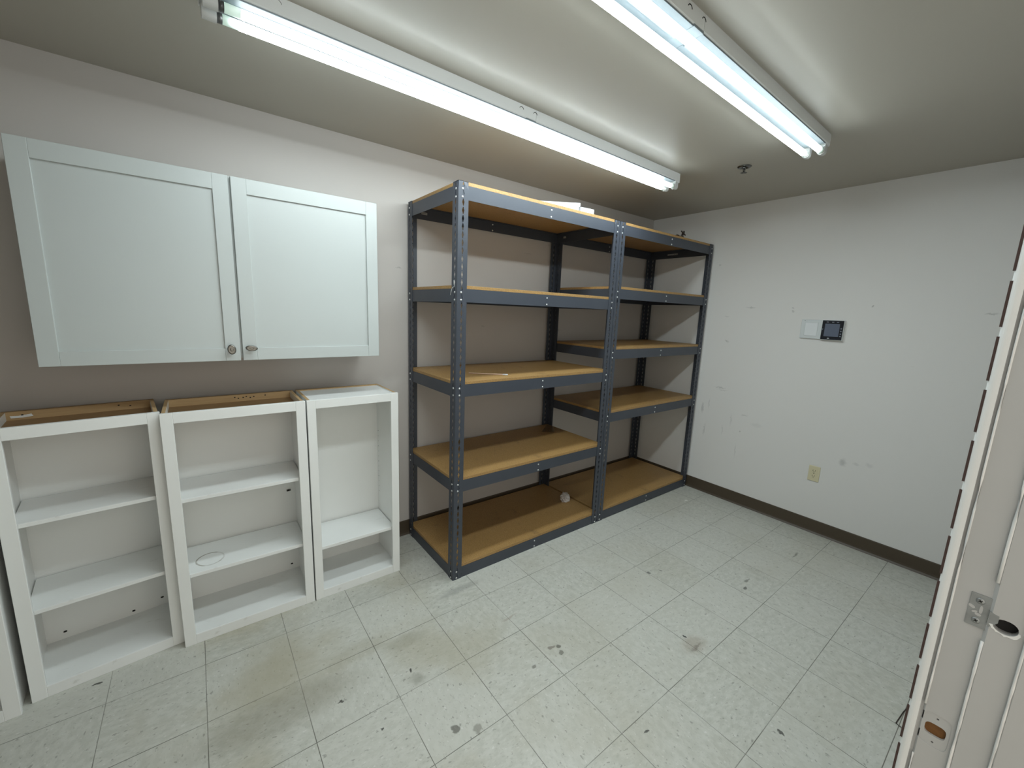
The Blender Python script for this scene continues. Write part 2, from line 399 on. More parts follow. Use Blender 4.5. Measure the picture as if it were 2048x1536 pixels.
# ------------------------------------------------------------------ door frame
def frame_profile():
    a = [(0.045, YF + .004)]
    # rounded nose on the room side
    R = 0.009
    for k in range(7):
        th = PI / 2 + k * (PI / 2) / 6
        a.append((R + R * math.cos(th), YF + .004 - R + R * math.sin(th)))
    a += [(0.0, -1.0010), (0.0030, -1.0022), (0.0030, -1.0048), (-0.0005, -1.0074), (-0.0005, -1.0448),
          (-0.0055, -1.0488), (-0.0055, -1.0830), (-0.0105, -1.0872), (-0.0105, -1.128), (-0.002, -1.136), (0.0, YH - .012), (0.045, YH - .012)]
    return a
def jamb(m, mirror=False, x0=XJ):
    q = MB(); s = -1 if mirror else 1
    pts = [(x0 + s * x, y) for x, y in frame_profile()]
    q.prism(pts, 0.0, DT, m)
    return q
q = jamb(M_FRAME)
fr = q.build('door_1')
# pockets cut in the jamb: the old deadbolt mortise, the latch hole, two slots, three shallow recesses
SZ = 1.0985         # strike height
MZ = 0.8640         # mortise height
MY = -1.0170
cuts = []
def ovalpts(cy, cz, ry, rz, n=20, p=2.0):
    r = []
    for k in range(n):
        c, s = math.cos(2 * PI * k / n), math.sin(2 * PI * k / n)
        r.append((cy + ry * abs(c) ** (2 / p) * (1 if c > 0 else -1), cz + rz * abs(s) ** (2 / p) * (1 if s > 0 else -1)))
    return r
MX = Matrix(((0, 0, 1, 0), (1, 0, 0, 0), (0, 1, 0, 0), (0, 0, 0, 1)))   # (y,z,x) prism -> world
def cutp(pts, a, b):
    q = MB(); q.prism(pts, a, b, M_DARK, MX); cuts.append(q.build('cutter'))
cutp(ovalpts(-1.0235, MZ, .0168, .0300, 28, 5.0), XJ - .02, XJ + .0004)
cutp(ovalpts(-1.0235, MZ, .0125, .0112, 20, 3.6), XJ - .02, XJ + .03)
cutp(ovalpts(-1.0640, SZ - .008, .0125, .0110, 18, 2.2), XJ - .02, XJ + .030)
for dz in (.0175, -.0185):
    cutp([(-1.0072, MZ + dz - .008), (-1.0056, MZ + dz - .008), (-1.0056, MZ + dz + .008), (-1.0072, MZ + dz + .008)], XJ - .02, XJ + .01)
for dz in (.0225, -.0225):
    cutp(ovalpts(-1.0235, MZ + dz, .0016, .0016, 10), XJ - .02, XJ + .012)
for c in cuts:
    md = fr.modifiers.new('b', 'BOOLEAN'); md.object = c; md.operation = 'DIFFERENCE'; md.solver = 'EXACT'
bpy.context.view_layer.update()
dg = bpy.context.evaluated_depsgraph_get()
me = bpy.data.meshes.new_from_object(fr.evaluated_get(dg))
fr.modifiers.clear(); fr.data = me
for c in cuts: bpy.data.objects.remove(c, do_unlink=True)
q = MB(); q.bm.from_mesh(me); q.mi(M_FRAME)
for fc in q.bm.faces: fc.material_index = 0
q.prism([(XJL - x, y) for x, y in frame_profile()], 0.0, DT, M_FRAME)
M = Matrix(((0, 0, 1, 0), (0, 1, 0, 0), (1, 0, 0, DT), (0, 0, 0, 1)))
q.prism(frame_profile(), XJL - .045, XJ + .045, M_FRAME, M)
q.bm.to_mesh(me); q.bm.free(); me.materials.clear(); me.materials.append(M_FRAME); me.materials.append(M_GLINT_CHIP)
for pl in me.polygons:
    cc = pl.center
    if -.70 < cc.x < XJ + .0095 and cc.y > -1.0012 and abs(pl.normal.z) < .5: pl.material_index = 1  # nose coloured paler to paint in the room light it catches
tag(fr, 'cream painted steel door frame with strike plate and open mortise', 'door frame', kind='structure')
q = MB(); q.box((XJ + .0050, -1.037, MZ - .0125), (XJ + .031, -1.010, MZ + .0125), M_POCKET)
q.build('mortise_pocket', fr)
q = MB(); q.box((XJ + .0065, -1.079, SZ - .021), (XJ + .0315, -1.049, SZ + .005), M_DARK); q.build('latch_pocket', fr)
# strike plate with its lip, cut corners, two screws
q = MB(); x0 = XJ - .0005
q.prism([(-1.0245, SZ - .0268), (-1.0245, SZ + .0268), (-1.0470, SZ + .0268), (-1.0470, SZ + .0080), (-1.0470, SZ - .0268)], x0 - .0014, x0 + .0004, M_GALV, MX)
q.prism([(-1.0462, SZ + .0080), (-1.0462, SZ - .0155), (-1.0505, SZ - .0155), (-1.0520, SZ - .0120), (-1.0560, SZ - .006), (-1.0560, SZ + .0055), (-1.0520, SZ + .0060)], x0 - .0052, x0 - .0008, M_GALV, MX)
strike = q.build('strike_plate', fr)
for dz in (.0165, -.0165):
    q = MB()
    q.lathe([(0.0048, 0.0), (0.0048, 0.0006), (0.0030, 0.0012), (0.0, 0.0013)], M_GALV, 20)
    q.box((-.0024, -.0006, .0004), (.0024, .0006, .00145), M_DARK); q.box((-.0006, -.0024, .0004), (.0006, .0024, .00145), M_DARK)
    q.build('screw', strike, Matrix.Translation((x0 - .0014, -1.0350, SZ + dz)) @ Matrix.Rotation(-PI / 2, 4, 'Y') @ Matrix.Rotation(.5, 4, 'Z'))
# paint smears left on the plate
q = MB()
for (y, z, ry, rz, a) in ((-1.0275, SZ + .004, .004, .0022, .5), (-1.0315, SZ - .003, .0032, .0016, -.5), (-1.0375, SZ + .003, .0018, .0065, 0), (-1.0355, SZ - .006, .0035, .0022, .2)):
    pp = ovalpts(0, 0, ry, rz, 12, 2.4)
    c, s = math.cos(a), math.sin(a)
    q.prism([(y + c * u - s * v, z + s * u + c * v) for u, v in pp], x0 - .0017, x0 - .0010, M_FRAME, MX)
q.build('paint_smear', strike)
# ragged paint edge under the latch hole
q = MB(); rnd = random.Random(3); inner, outer = [], []
for k in range(15):
    a = math.radians(188 + k * 11.5)
    inner.append((-1.0640 + .0127 * math.cos(a), SZ - .008 + .0112 * math.sin(a)))
    w = 1.10 + .20 * rnd.random() + .12 * math.sin(k * .5)
    outer.append((-1.0640 + .0127 * w * math.cos(a), SZ - .008 + .0112 * w * 1.06 * math.sin(a)))
q.prism(inner + outer[::-1], XJ - .0062, XJ - .0050, M_GLINT_CHIP, MX)
q.build('chipped_paint', fr)
# brown gasket strip, in short dashes along the frame's nose
q = MB(); z = 0.02
k = 0
while z < DT - .08:
    q.box((XJ + .0040, YF + .0025, z), (XJ + .0065, YF + .0056, z + .0655), M_GASK); z += .0795; k += 1
q.build('gasket_strip', fr)
for y, x, rr in ((-1.0062, XJ - .0006, .0014), (-1.0464, XJ - .0040, .0021), (-1.0849, XJ - .0090, .0019)):  # added white strips, painting in the light caught by the frame's edges
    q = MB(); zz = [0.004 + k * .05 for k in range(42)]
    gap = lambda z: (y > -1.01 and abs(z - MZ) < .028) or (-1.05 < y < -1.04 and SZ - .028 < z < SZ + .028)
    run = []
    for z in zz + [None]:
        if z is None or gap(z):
            if len(run) > 1: q.tube(run, rr, M_GLINT_CHIP, 8)
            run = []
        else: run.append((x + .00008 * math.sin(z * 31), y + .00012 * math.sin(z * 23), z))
    q.build('edge_glint', fr)

# ------------------------------------------------------------------ strip lights
def strip_light(loc, rz, label, smear_end=True):
    L = 2.432; W = .054; D = .050
    r = empty('strip_light', loc, rz)
    tag(r, label, 'ceiling light', 'fluorescent strip lights on the ceiling')
    half = L / 2
    prof = [(-W, 0.0), (W, 0.0), (W, -D + .006), (W - .006, -D), (-W + .006, -D), (-W, -D + .006)]
    MP = Matrix(((0, 0, 1, 0), (1, 0, 0, 0), (0, 1, 0, 0), (0, 0, 0, 1)))
    for a, b in ((0.003, half - .0008), (half + .0008, L - .003)):
        q = MB(); q.prism(prof, a, b, M_FIX, MP); q.build('housing', r)
    # cover with a raised middle ridge, in two lengths, and the sleeve over their joint
    ridge = [(-.0515, -D + .002), (-.0505, -D - .0022), (-.014, -D - .0032), (-.009, -D - .010), (-.003, -D - .010), (0, -D - .0085), (.003, -D - .010), (.009, -D - .010), (.014, -D - .0032), (.0505, -D - .0022), (.0515, -D + .002)]
    for a, b in ((0.05, half - .055), (half + .002, L - .05)):
        q = MB(); q.prism(ridge, a, b, M_COVER, MP); q.build('ballast_cover', r)
    q = MB(); q.box((half - .055, -W - .0006, -D - .0035), (half + .0005, W + .0006, -D + .004), M_COVER, .001)
    q.build('joint_sleeve', r)
    # end plates, with the little notches
    for x in (0.0, L - .003):
        q = MB(); q.box((x, -W - .001, -D - .004), (x + .003, W + .001, 0.0), M_FIX, .0008)
        s = -1
        q.box((x - .0004, s * W * .55 - .004, -D + .012), (x + .0034, s * W * .55 + .004, -D + .020), M_DARK)
        q.build('end_plate', r)
    # knockouts on the near side
    for x, rad in ((half - .005, .011), (half - .085, .011), (.185, .014)):
        q = MB(); pp = [Vector((x + rad * math.cos(t), -W - .0003, -.021 + rad * .9 * math.sin(t))) for t in [PI * .05 + k * PI * .85 / 10 for k in range(11)]]
        q.tube(pp, .0013 if rad < .012 else .0006, M_DARK, 6); q.build('knockout', r)
    zc = -.0765; R = .0132
    tubes = []
    for y in (-.032, .032):
        for x0, x1, sgn in ((0.004, .040, 1), (L - .034, L - .004, -1)):
            q = MB()
            n = 14; pts = [(y - .0165, -D + .001), (y + .0165, -D + .001)]
            pts += [(y + .0165 * math.cos(t), zc - .0165 * math.sin(t)) for t in [k * PI / n for k in range(n + 1)]]
            q.prism(pts, x0, x1, M_FIXG, MP)
            q.build('lampholder', r)
        q = MB()
        q.cyl((.094, y, zc), (L - .062, y, zc), R, M_TUBE, 20, caps=False)
        t = q.build('tube', r)
        for x0, x1, m, nm in ((.041, .054, M_CAP, 'end_cap'), (L - .046, L - .035, M_CAPW, 'end_cap'), (.054, .094, M_TEND, 'dim_tube_end'), (L - .062, L - .046, M_TEND, 'dim_tube_end')):
            q = MB(); q.cyl((x0, y, zc), (x1, y, zc), R + (.0006 if nm == 'end_cap' else 0), m, 20); q.build(nm, t)
    return r
RZ = math.radians(1.05)
strip_light((-1.372, .572, H), RZ, 'long twin tube strip light above the shelving side, whole length seen')
strip_light((-1.385, -.220, H), RZ, 'twin tube strip light nearer the doorway, cut off by the top edge')

# ------------------------------------------------------------------ sprinkler
sp = empty('fire_sprinkler', (1.205, .238, H)); tag(sp, 'small chrome fire sprinkler head hanging from the ceiling beside a strip light', 'sprinkler')
q = MB(); q.lathe([(0, 0), (.038, 0), (.038, -.002), (.034, -.006), (.020, -.008), (.017, -.004), (.0, -.003)], M_CHROME, 32); q.build('escutcheon', sp)
q = MB(); q.lathe([(.010, -.003), (.010, -.012), (.007, -.014), (0, -.014)], M_CHROME, 16)
for s in (-1, 1): q.tube([(s * .009, 0, -.010), (s * .013, 0, -.018), (s * .011, 0, -.026), (s * .003, 0, -.033)], .0022, M_CHROME)
q.cyl((0, 0, -.012), (0, 0, -.032), .0025, M_BROWNM, 10)
q.build('frame', sp)
q = MB(); q.lathe([(0, -.033), (.014, -.033), (.015, -.0345), (0, -.0355)], M_CHROME, 20)
for k in range(10):
    a = 2 * PI * k / 10; q.box((-.002, .012, -.0352), (.002, .0185, -.0338), M_CHROME, M=Matrix.Rotation(a, 4, 'Z'))
q.build('deflector', sp)

# ------------------------------------------------------------------ upper cabinet
UC = empty('wall_cabinet', (-1.905, YW, 1.263)); tag(UC, 'white two door shaker wall cabinet hung above the open cabinets', 'cabinet')
W, Hc, Dc = 1.222, .768, .290
q = MB(); tk = .016
q.box((0.002, -Dc, 0), (tk, -.001, Hc), M_WHITE); q.box((W - tk, -Dc, 0), (W - .002, -.001, Hc), M_WHITE)
q.box((tk, -Dc, .012), (W - tk, -.001, .012 + tk), M_WHITE); q.box((tk, -Dc, Hc - tk), (W - tk, -.001, Hc), M_WHITE)
q.box((tk, -.010, .028), (W - tk, -.001, Hc - tk), M_WHITE)
q.box((.58, -Dc, .028), (.64, -Dc + .019, Hc - tk), M_WHITE)
q.build('body', UC)
def shaker(x0, x1, z0, z1, name, knob_x, horiz, knob_z):
    f = -Dc - .001; th = .019; st = .0545; tr = .062; br = .0545
    q = MB()
    b = .0011
    q.box((x0, f - th, z0), (x0 + st, f, z1), M_WHITE, b); q.box((x1 - st, f - th, z0), (x1, f, z1), M_WHITE, b)
    q.box((x0 + st, f - th + .0002, z1 - tr), (x1 - st, f, z1), M_WHITE, b); q.box((x0 + st, f - th + .0002, z0), (x1 - st, f, z0 + br), M_WHITE, b)
    d = q.build(name, UC)
    q = MB(); q.box((x0 + st - .004, f - th + .0085, z0 + br - .004), (x1 - st + .004, f - .004, z1 - tr + .004), M_WHITE); q.build('panel', d)
    q = MB()
    q.lathe([(.0075, 0), (.0070, .003), (.0050, .006), (.0050, .012), (.0085, .016), (.0150, .0185), (.0165, .0215), (.0150, .0245), (.0120, .0258), (.0112, .0252), (.006, .0270), (0, .0275)], M_NICKEL, 28,
            sx=.96 if not horiz else 1.42, sy=1.30 if not horiz else .74)
    # flatten the foot is not needed: the stem is slim
    k = q.build('knob', d, Matrix.Translation((knob_x, f - th, knob_z)) @ Matrix.Rotation(PI / 2, 4, 'X') @ Matrix.Rotation(.12 if not horiz else -.10, 4, 'Z'))
shaker(.001, .6045, .002, Hc - .002, 'door', .572, False, .053)
shaker(.6135, 1.221, .002, Hc - .002, 'door', .645, True, .057)

# ------------------------------------------------------------------ open cabinets on the floor
def open_cabinet(loc, rz, w, label, shelves, stile_l, stile_r, rail_t, rail_b, white_top=False, ring=None, dots=(), pins=False, top_drop=.034):
    """origin: front left foot of the face frame; +y runs into the cabinet"""
    Hc, D = 1.066, .304; tk = .013; ins = .005
    r = empty('open_cabinet', loc, rz); tag(r, label, 'cabinet', 'open white cabinets standing in a row')
    q = MB(); b = .0012
    q.box((0, 0, 0), (stile_l, .019, Hc), M_CARC, b); q.box((w - stile_r, 0, 0), (w, .019, Hc), M_CARC, b)
    q.box((stile_l, .0002, Hc - rail_t), (w - stile_r, .019, Hc), M_CARC, b); q.box((stile_l, .0002, 0), (w - stile_r, .019, rail_b), M_DIRTY, b)
    q.build('face_frame', r)
    for x0 in (ins, w - ins - tk):
        q = MB(); fs = q.box((x0, .019, .001), (x0 + tk, D, Hc - .001), M_CARC)
        idx = q.mi(M_RAWL)
        for f in fs:
            if f.calc_center_median().z > Hc - .004 or f.calc_center_median().z < .003: f.material_index = idx
        if pins and x0 > .1:
            for k in range(13): 
                z = .40 + k * .032
                q.cyl((x0 - .0004, D - .030, z), (x0 + .002, D - .030, z), .0026, M_LABEL if k % 3 else M_DARK, 8)
            q.cyl((x0 - .0006, .040, Hc - .07), (x0 + .002, .040, Hc - .07), .004, M_DARK, 8)
        q.build('side_panel', r)
    xi, xo = ins + tk, w - ins - tk
    q = MB(); q.box((xi, D - .012, .012), (xo, D - .004, Hc - .030), M_CARC)
    for x, z in dots:
        q.prism([(x + .006 * math.cos(k * PI / 5), z + .0042 * math.sin(k * PI / 5)) for k in range(10)], -(D - .011), -(D - .0135), M_DARK, Matrix(((1, 0, 0, 0), (0, 0, -1, 0), (0, 1, 0, 0), (0, 0, 0, 1))))
    q.build('back_panel', r)
    q = MB(); q.box((xi, .019, rail_b - .004 - .012), (xo, D - .012, rail_b - .004), M_DIRTY); q.build('bottom_panel', r)
    zt = Hc - (.006 if white_top else top_drop)
    q = MB(); q.box((xi, .019, zt - .012), (xo, D - .004, zt), M_CARC if white_top else M_RAW); q.build('top_panel', r)
    q = MB(); q.box((ins, D - .002, Hc - .060), (w - ins, D + .010, Hc - .001), M_RAW if not white_top else M_RAWL)
    q.box((xi, D - .0125, zt), (xo, D - .002, Hc - .001), M_RAWL)
    if not white_top:
        cx = (.27, .285, .305, .318, .335, .35, .40) if ring is not None else (.335, .372, .06)
        for k, x in enumerate(cx):
            z = Hc - .012 - .006 * ((k * 5) % 3) / 2
            q.box((x - .003, D - .0140, z - .0022), (x + .003, D - .012, z + .0022), M_DARK)
    q.build('hanging_rail', r)
    for k, (z, gapl, gapr) in enumerate(shelves):
        q = MB()
        m = M_RING if ring == k else M_DIRTY
        q.box((0, 0, 0), (xo - xi - gapl - gapr, D - .020 - .0225, .0160), m, .0008)
        s = q.build('shelf', r, Matrix.Translation((xi + gapl, .0225, z)))
    return r
A6 = math.radians(6.0)
b_cab = open_cabinet((-2.047, 1.067, 0), A6, .4565, 'open white cabinet standing slightly askew, a torn sticker on its raw wood top rail',
    [(.341, .004, .002), (.690, .004, .002)], .041, .041, .044, .046, dots=((.075, .075), (.295, .062), (.40, .082)))
c_cab = open_cabinet((-1.593, 1.070, 0), 0, .531, 'widest open white cabinet, ring stain on its lower shelf and staple holes in its rail',
    [(.313, .002, .004), (.666, .002, .004)], .041, .041, .044, .047, ring=0, dots=((.475, .075),))
d_cab = open_cabinet((-1.0555, 1.070, 0), 0, .4535, 'narrow open white cabinet with one shelf and a white top, next to the shelving',
    [(.262, .002, .004)], .039, .041, .043, .046, white_top=True, pins=True)
a_cab = open_cabinet((-2.063 - .4565 * math.cos(math.radians(4.5)), 1.026 - .4565 * math.sin(math.radians(4.5)), 0), math.radians(4.5), .4565,
    'open white cabinet at the far end of the row, cut off by the picture edge', [(.341, .004, .002), (.690, .004, .002)], .041, .041, .044, .046)
# small metal clip left on the back of the widest cabinet, paper scrap on the askew one's rail
q = MB(); q.box((0, 0, 0), (.020, .004, .011), M_NICKEL, .001); q.box((.003, -.004, .002), (.013, 0, .009), M_DARK); q.build('shelf_clip', c_cab, Matrix.Translation((.470, .288, .510)))
q = MB(); q.prism([(.030, 1.041), (.060, 1.040), (.088, 1.043), (.084, 1.053), (.05, 1.0485), (.028, 1.050)], -.2908, -.2912, M_CARC, Matrix(((1, 0, 0, 0), (0, 0, -1, 0), (0, 1, 0, 0), (0, 0, 0, 1))))
q.build('torn_sticker', b_cab)

# ------------------------------------------------------------------ rivet shelving
PW, PT, PH = .0545, .0022, 2.136
PITCH = .0381
def post_mesh():
    bm = bmesh.new()
    hole = [(0, -.0165), (.0028, -.0155), (.0030, -.0090), (.0052, -.0045), (.0064, 0.0), (.0052, .0045), (.0032, .0085), (.0024, .0155), (0, .0165)]
    n = int(PH / PITCH); mid = .0255
    def cell(z0, z1, zc, P):
        if zc is None:
            bm.faces.new([bm.verts.new(P(u, z)) for u, z in ((0, z0), (PW, z0), (PW, z1), (0, z1))]); return
        right = [(mid, z0), (PW, z0), (PW, z1), (mid, z1)] + [(mid + x, zc + z) for x, z in reversed(hole)]
        left = [(mid, z1), (0, z1), (0, z0), (mid, z0)] + [(mid - x, zc + z) for x, z in hole]
        for L in (right, left): bm.faces.new([bm.verts.new(P(u, z)) for u, z in L])
    off = (PH - n * PITCH) / 2
    for P in (lambda u, z: (u, 0, z), lambda u, z: (0, u, z)):
        cell(0, off, None, P); cell(PH - off, PH, None, P)
        for k in range(n):
            z0 = off + k * PITCH; cell(z0, z0 + PITCH, z0 + PITCH / 2, P)
    bmesh.ops.remove_doubles(bm, verts=bm.verts, dist=1e-5)
    # orient outward (-y and -x)
    for f in bm.faces:
        f.normal_update(); c = f.calc_center_median()
        want = Vector((0, -1, 0)) if c.y < 1e-6 else Vector((-1, 0, 0))
        if f.normal.dot(want) < 0: f.normal_flip()
    geom = bm.faces[:]
    bmesh.ops.solidify(bm, geom=geom, thickness=-PT)
    lo = min(v.co.x for v in bm.verts)
    for v in bm.verts: v.co.x -= lo; v.co.y -= lo
    me = bpy.data.meshes.new('post'); bm.to_mesh(me); bm.free(); me.materials.append(M_STEEL)
    return me
POST = post_mesh()
q = MB(); q.lathe([(.0052, 0), (.0050, .0012), (.0036, .0026), (0, .0031)], M_RIVET, 14)
RIV = q.build('rivet'); RIVM = RIV.data; bpy.data.objects.remove(RIV)
BH, BT = .0665, .002
def beam_mesh(L):
    """angle beam along +x: outer face at y=0, lip inward at the top"""
    q = MB(); pr = [(0, 0), (BT, 0), (BT, BH - BT), (.028, BH - BT), (.028, BH), (0, BH)]
    q.prism(pr, 0, L, M_STEEL, Matrix(((0, 0, 1, 0), (1, 0, 0, 0), (0, 1, 0, 0), (0, 0, 0, 1))))
    o = q.build('beam'); m = o.data; bpy.data.objects.remove(o); return m
def shelving(x0, x1, y0, y1, levels, label, left_side=True, rear_tags=(), side_tags=()):
    u = empty('shelving_unit', (x0, y0, 0)); tag(u, label, 'shelving', 'five shelf steel racks standing side by side')
    W, D = x1 - x0, y1 - y0
    posts = []
    for (px, py, rz) in ((0, 0, 0), (W, 0, PI / 2), (W, D, PI), (0, D, -PI / 2)):
        p = bpy.data.objects.new('post', POST); COL.objects.link(p); p.parent = u; p.location = (px, py, 0); p.rotation_euler = (0, 0, rz); posts.append(p)
    def rivet(parent, loc, direction):
        # parent is unrotated or rotated post; loc in parent space; direction of the head in parent space
        r = bpy.data.objects.new('rivet', RIVM); COL.objects.link(r); r.parent = parent; r.location = loc
        r.rotation_euler = Vector(direction).to_track_quat('Z', 'Y').to_euler()
    g = PT + .0006
    LB = beam_mesh(W - 2 * g); SB = beam_mesh(D - 2 * g - .006)
    for zb in levels:
        for (loc, rz, me, nm) in (((g, g, zb), 0, LB, 'front_beam'), ((W - g, D - g, zb), PI, LB, 'rear_beam'),
                                  ((g, D - g - .003, zb), -PI / 2, SB, 'side_beam'), ((W - g, g + .003, zb), PI / 2, SB, 'side_beam')):
            o = bpy.data.objects.new(nm, me); COL.objects.link(o); o.parent = u; o.location = loc; o.rotation_euler = (0, 0, rz)
            if nm == 'front_beam' or (nm == 'rear_beam' and zb > 1.9):
                for dz in (.048, .0105):
                    rivet(o, (W / 2 - g, 0 if nm == 'front_beam' else BT, zb * 0 + dz), (0, -1, 0) if nm == 'front_beam' else (0, 1, 0))
        e = .0045
        q = MB(); fs = q.box((e, e, 0), (W - e, D - e, .0165), M_BOARD, .0006)
        ie = q.mi(M_BEDGE)
        for f in fs:
            if abs(f.normal.z) < .5: f.material_index = ie
        q.bm.normal_update()
        for f in q.bm.faces:
            if abs(f.normal.z) < .5: f.material_index = ie
        q.build('shelf_board', u, Matrix.Translation((0, 0, zb + BH + .0003)))
        zr = [zb + .048, zb + .0105]
        for z in zr:
            rivet(posts[0], (.0235, 0, z), (0, -1, 0))
            rivet(posts[1], (0, .0235, z), (-1, 0, 0))
            if left_side:
                rivet(posts[0], (0, .0235, z), (-1, 0, 0)); rivet(posts[3], (.0235, 0, z), (0, -1, 0))
    for (x, z, w) in rear_tags:
        q = MB(); q.box((x, D - g - BT - .0006, z), (x + w, D - g - BT, z + .013), M_LABEL)
        for k in range(5): q.box((x + .003 + k * (w - .006) / 5, D - g - BT - .0008, z + .004), (x + .003 + (k + .65) * (w - .006) / 5, D - g - BT - .0005, z + .009), M_PRINT)
        q.build('tag', u)
    for (y, z, w) in side_tags:
        xx = W - g - BT
        q = MB(); q.box((xx - .0006, y, z), (xx, y + w, z + .012), M_LABEL)
        for k in range(5): q.box((xx - .0008, y + .003 + k * (w - .006) / 5, z + .004), (xx - .0005, y + .003 + (k + .65) * (w - .006) / 5, z + .008), M_PRINT)
        q.build('tag', u)
    return u
U1L = [.0, .528, 1.066, 1.561, 2.053]
U2L = [.004, .762, 1.2205, 1.636, 2.053]
XA, XB, XC = -.394, .8250, 2.0435
YA, YB = .812, 1.4125
shelving(XA, XB - .0015, YA, YB, U1L, 'charcoal steel rack next to the narrow cabinet, holding a crumpled ball on its lowest shelf', True, ((.085, 2.083, .038),), ((.50, 2.083, .026),))
shelving(XB + .0025, XC, YA, YB, U2L, 'charcoal steel rack in the room corner, a small dark bracket on its top', False, (), ((.32, 2.080, .10), ))

# ------------------------------------------------------------------ small things on the racks
def board(loc, rz, l, w, h, label):
    q = MB(); q.box((-l, 0, 0), (0, w, h), M_TRIMW, .0015)
    o = q.build('white_board'); o.location = loc; o.rotation_euler = (0, 0, rz)
    tag(o, label, 'board', 'white boards on top of the rack'); return o
ZT = 2.053 + BH + .0003 + .0165
board((.445, .826, ZT), math.radians(-34), .42, .045, .0245, 'white board under another, lying across the rack top at an angle')
board((.457, .828, ZT + .0248), math.radians(-33), .44, .045, .0235, 'topmost white board lying across the rack top')
board((.573, .8195, ZT), math.radians(-8), .105, .03, .0290, 'short white board lying along the front edge of the rack top')
# dark bracket on the corner rack
q = MB()
q.tube([(-.070, 0, .0045), (-.045, .002, .010), (-.02, 0, .004), (.010, 0, .004)], .0045, M_BROWNM)
q.tube([(0, 0, .004), (.012, 0, .022), (.020, 0, .040)], .006, M_BROWNM)
q.tube([(.026, 0, .004), (.024, 0, .022), (.030, 0, .038)], .006, M_BROWNM)
q.tube([(-.004, 0, .045), (.016, 0, .036), (.030, 0, .032), (.055, 0, .022)], .0048, M_BROWNM)
q.box((.024, -.004, .036), (.040, .004, .050), M_BROWNM, .002)
q.box((.000, -.005, 0), (.032, .005, .009), M_BROWNM, .002)
o = q.build('metal_bracket'); o.location = (1.578, .832, ZT); tag(o, 'small twisted dark brown metal bracket on top of the corner rack', 'bracket')
# crumpled ball
bm = bmesh.new(); bmesh.ops.create_icosphere(bm, subdivisions=4, radius=.034)
for v in bm.verts:
    d = v.co.normalized(); s = 0
    for a, b, c, w in ((9, 4, 2, .16), (3, 11, 7, .12), (14, 6, 13, .08), (21, 17, 9, .05)):
        s += w * abs(math.sin(a * d.x + 1.3) * math.cos(b * d.y + .4) + math.sin(c * d.z + a))
    v.co *= .78 + s; v.co.z = max(v.co.z, -.027)
q = MB(); q.absorb(bm, M_PAPER, False); o = q.build('crumpled_ball'); o.location = (.742, 1.072, .0 + BH + .0165 + .0275); tag(o, 'crumpled whitish wrapper ball on the lowest shelf of the rack', 'wrapper')
# stick
zs = 1.066 + BH + .0174
q = MB(); q.cyl((-.178, 1.039, zs + .0036), (-.022, .909, zs + .0036), .0034, M_STICK, 10); q.cyl((-.022, .909, zs + .0036), (.002, .889, zs + .0036), .0036, M_TRIMW, 10)
o = q.build('thin_stick'); tag(o, 'thin pale stick with a white tip lying on the middle shelf', 'stick')
# clear film in the rear corner of the fourth shelf
zf = .528 + BH + .0172
q = MB()
bm = bmesh.new(); n = 8; P = [Vector((.794, 1.385, zf)), Vector((.815, 1.330, zf)), Vector((.700, 1.195, zf)), Vector((.630, 1.262, zf))]
g = [[None] * (n + 1) for _ in range(n + 1)]
for i in range(n + 1):
    for j in range(n + 1):
        s, t = i / n, j / n
        p = (P[0] * (1 - s) + P[1] * s) * (1 - t) + (P[3] * (1 - s) + P[2] * s) * t
        p.z += .0012 * math.sin(5 * s + 3 * t) ** 2
        g[i][j] = bm.verts.new(p)
for i in range(n):
    for j in range(n): bm.faces.new((g[i][j], g[i + 1][j], g[i + 1][j + 1], g[i][j + 1]))
bmesh.ops.recalc_face_normals(bm, faces=bm.faces)
bmesh.ops.solidify(bm, geom=bm.faces[:], thickness=.0004)
q.absorb(bm, M_FILM, True); o = q.build('clear_film'); tag(o, 'shiny clear film lying in the rear corner of the second lowest shelf', 'film')
# loose string caught on the rack's front corner
q = MB(); q.tube([(-.3985, .836, 1.668), (-.4005, .832, 1.650), (-.4015, .826, 1.636), (-.404, .842, 1.632), (-.406, .850, 1.615), (-.407, .856, 1.594)], .0013, M_STRING, 6)
o = q.build('loose_string'); tag(o, 'short white string hanging from the corner post of the rack', 'string')
# thin wire on the floor by the door frame
q = MB(); q.tube([(.78, -.925, .0022), (.70, -.912, .0022), (.61, -.905, .0022), (.60, -.925, .0022), (.68, -.935, .0022), (.78, -.940, .0022)], .0016, M_BROWNM, 6)
o = q.build('thin_wire'); tag(o, 'thin dark wire loop lying on the floor beside the door frame', 'wire')

# ------------------------------------------------------------------ wall devices
MW = Matrix(((0, 0, -1, XR), (-1, 0, 0, 0), (0, 1, 0, 0), (0, 0, 0, 1)))     # local (u right, v up, w out of the wall) -> world
pn = empty('control_panel', (XR + .0005, -.030, 1.4815)); tag(pn, 'pale grey wall panel with a blank insert beside a black touch screen', 'control panel')
MP2 = Matrix(((0, 0, -1, 0), (-1, 0, 0, 0), (0, 1, 0, 0), (0, 0, 0, 1)))
q = MB(); q.box((-.126, -.067, 0), (.004, .067, .012), M_SILV, .0015, M=MP2)
q.box((-.103, .0455, .0118), (-.022, .048, .0138), M_SILV, .0005, M=MP2); q.box((-.103, -.048, .0118), (-.022, -.0455, .0138), M_SILV, .0005, M=MP2)
q.box((-.103, -.048, .0118), (-.1005, .048, .0138), M_SILV, .0005, M=MP2); q.box((-.0245, -.048, .0118), (-.022, .048, .0138), M_SILV, .0005, M=MP2)
q.box((-.108, .0575, .0119), (-.103, .0605, .0124), M_DARK, M=MP2)
q.build('blank_plate', pn)
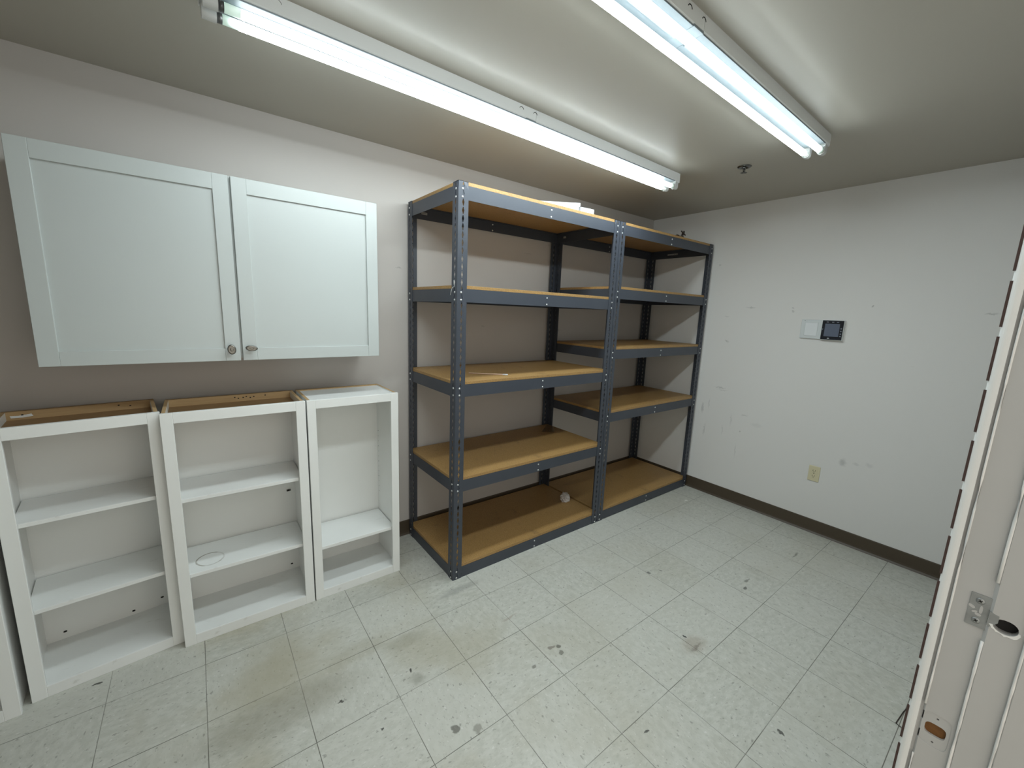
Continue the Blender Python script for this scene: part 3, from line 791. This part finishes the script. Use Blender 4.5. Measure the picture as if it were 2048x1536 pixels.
q = MB(); q.box((-.1000, -.0450, .0095), (-.0250, .0450, .0128), M_SILV2, .0008, M=MP2); q.build('insert', pn)
q = MB(); q.box((.004, -.069, 0), (.130, .068, .026), M_SILV, .002, M=MP2); q.build('screen_body', pn)
q = MB(); q.box((.006, -.066, .0258), (.1275, .0655, .0272), M_BLACKG, .0005, M=MP2)
for u in (.035, .066, .093): q.box((u - .006, .052, .0271), (u + .006, .057, .02735), M_ICON, M=MP2)
for v in (.012, -.006, -.024, -.040): q.box((.113, v - .004, .0271), (.121, v + .004, .02735), M_ICON, M=MP2)
q.box((.010, .000, .0271), (.014, .010, .02735), M_ICON, M=MP2)
q.prism([(.052 + .0065 * math.cos(k * PI / 8), -.0590 + .0055 * math.sin(k * PI / 8)) for k in range(9)], .0271, .0275, M_LOGO, MP2)
bez = q.build('bezel', pn)
q = MB(); q.box((.023, -.044, .0270), (.107, .043, .0276), M_LCD, M=MP2); q.build('screen', bez)

ou = empty('wall_outlet', (XR, -.130, .443)); tag(ou, 'ivory duplex power outlet low on the scuffed wall', 'outlet')
q = MB(); q.box((-.035, -.057, 0), (.035, .057, .005), M_IVORY, .0022, 2, M=MP2); q.build('cover_plate', ou)
for s in (1, -1):
    q = MB()
    pts = ovalpts(0, s * .0195, .0165, .0140, 24, 2.8)
    q.prism(pts, .0045, .0066, M_IVORY, MP2)
    q.box((-.0085, s * .0195 - .0005, .0060), (-.0058, s * .0195 + .0085, .0070), M_DARK, M=MP2); q.box((.0055, s * .0195, .0060), (.0080, s * .0195 + .0075, .0070), M_DARK, M=MP2)
    q.prism([(.0030 * math.cos(k * PI / 5), s * .0195 - .0065 + .0030 * math.sin(k * PI / 5)) for k in range(10)], .0060, .0070, M_DARK, MP2)
    q.build('receptacle', ou)
q = MB(); q.lathe([(.0032, 0), (.0030, .0010), (0, .0014)], M_NICKEL, 12, M=MP2 @ Matrix.Translation((0, 0, .005))); q.build('screw', ou)

# ------------------------------------------------------------------ camera, world, view
yaw, pitch, roll = (math.radians(a) for a in (37.56734686, -10.03330864, -2.24420066))
f = Vector((math.sin(yaw) * math.cos(pitch), math.cos(yaw) * math.cos(pitch), math.sin(pitch)))
r = Vector((math.cos(yaw), -math.sin(yaw), 0)); d = f.cross(r)
right = math.cos(roll) * r + math.sin(roll) * d
down = -math.sin(roll) * r + math.cos(roll) * d
cam = bpy.data.cameras.new('camera'); co = bpy.data.objects.new('camera', cam); COL.objects.link(co)
Mx = Matrix((right, -down, -f)).transposed().to_4x4(); Mx.translation = Vector((-1.44789875, -1.03965269, 1.52568865))
co.matrix_world = Mx
cam.sensor_fit = 'HORIZONTAL'; cam.sensor_width = 36.0; cam.lens = 823.086 * 36.0 / 2048.0
cam.clip_start = 0.02; cam.clip_end = 50
SC.camera = co
w = bpy.data.worlds.new('world'); SC.world = w; w.use_nodes = True
w.node_tree.nodes['Background'].inputs[0].default_value = (1.0, 0.94, 0.84, 1); w.node_tree.nodes['Background'].inputs[1].default_value = 1.05
SC.view_settings.view_transform = 'Standard'; SC.view_settings.look = 'None'
SC.view_settings.exposure = 0.36; SC.view_settings.gamma = 1.0; SC.view_settings.use_curve_mapping = False
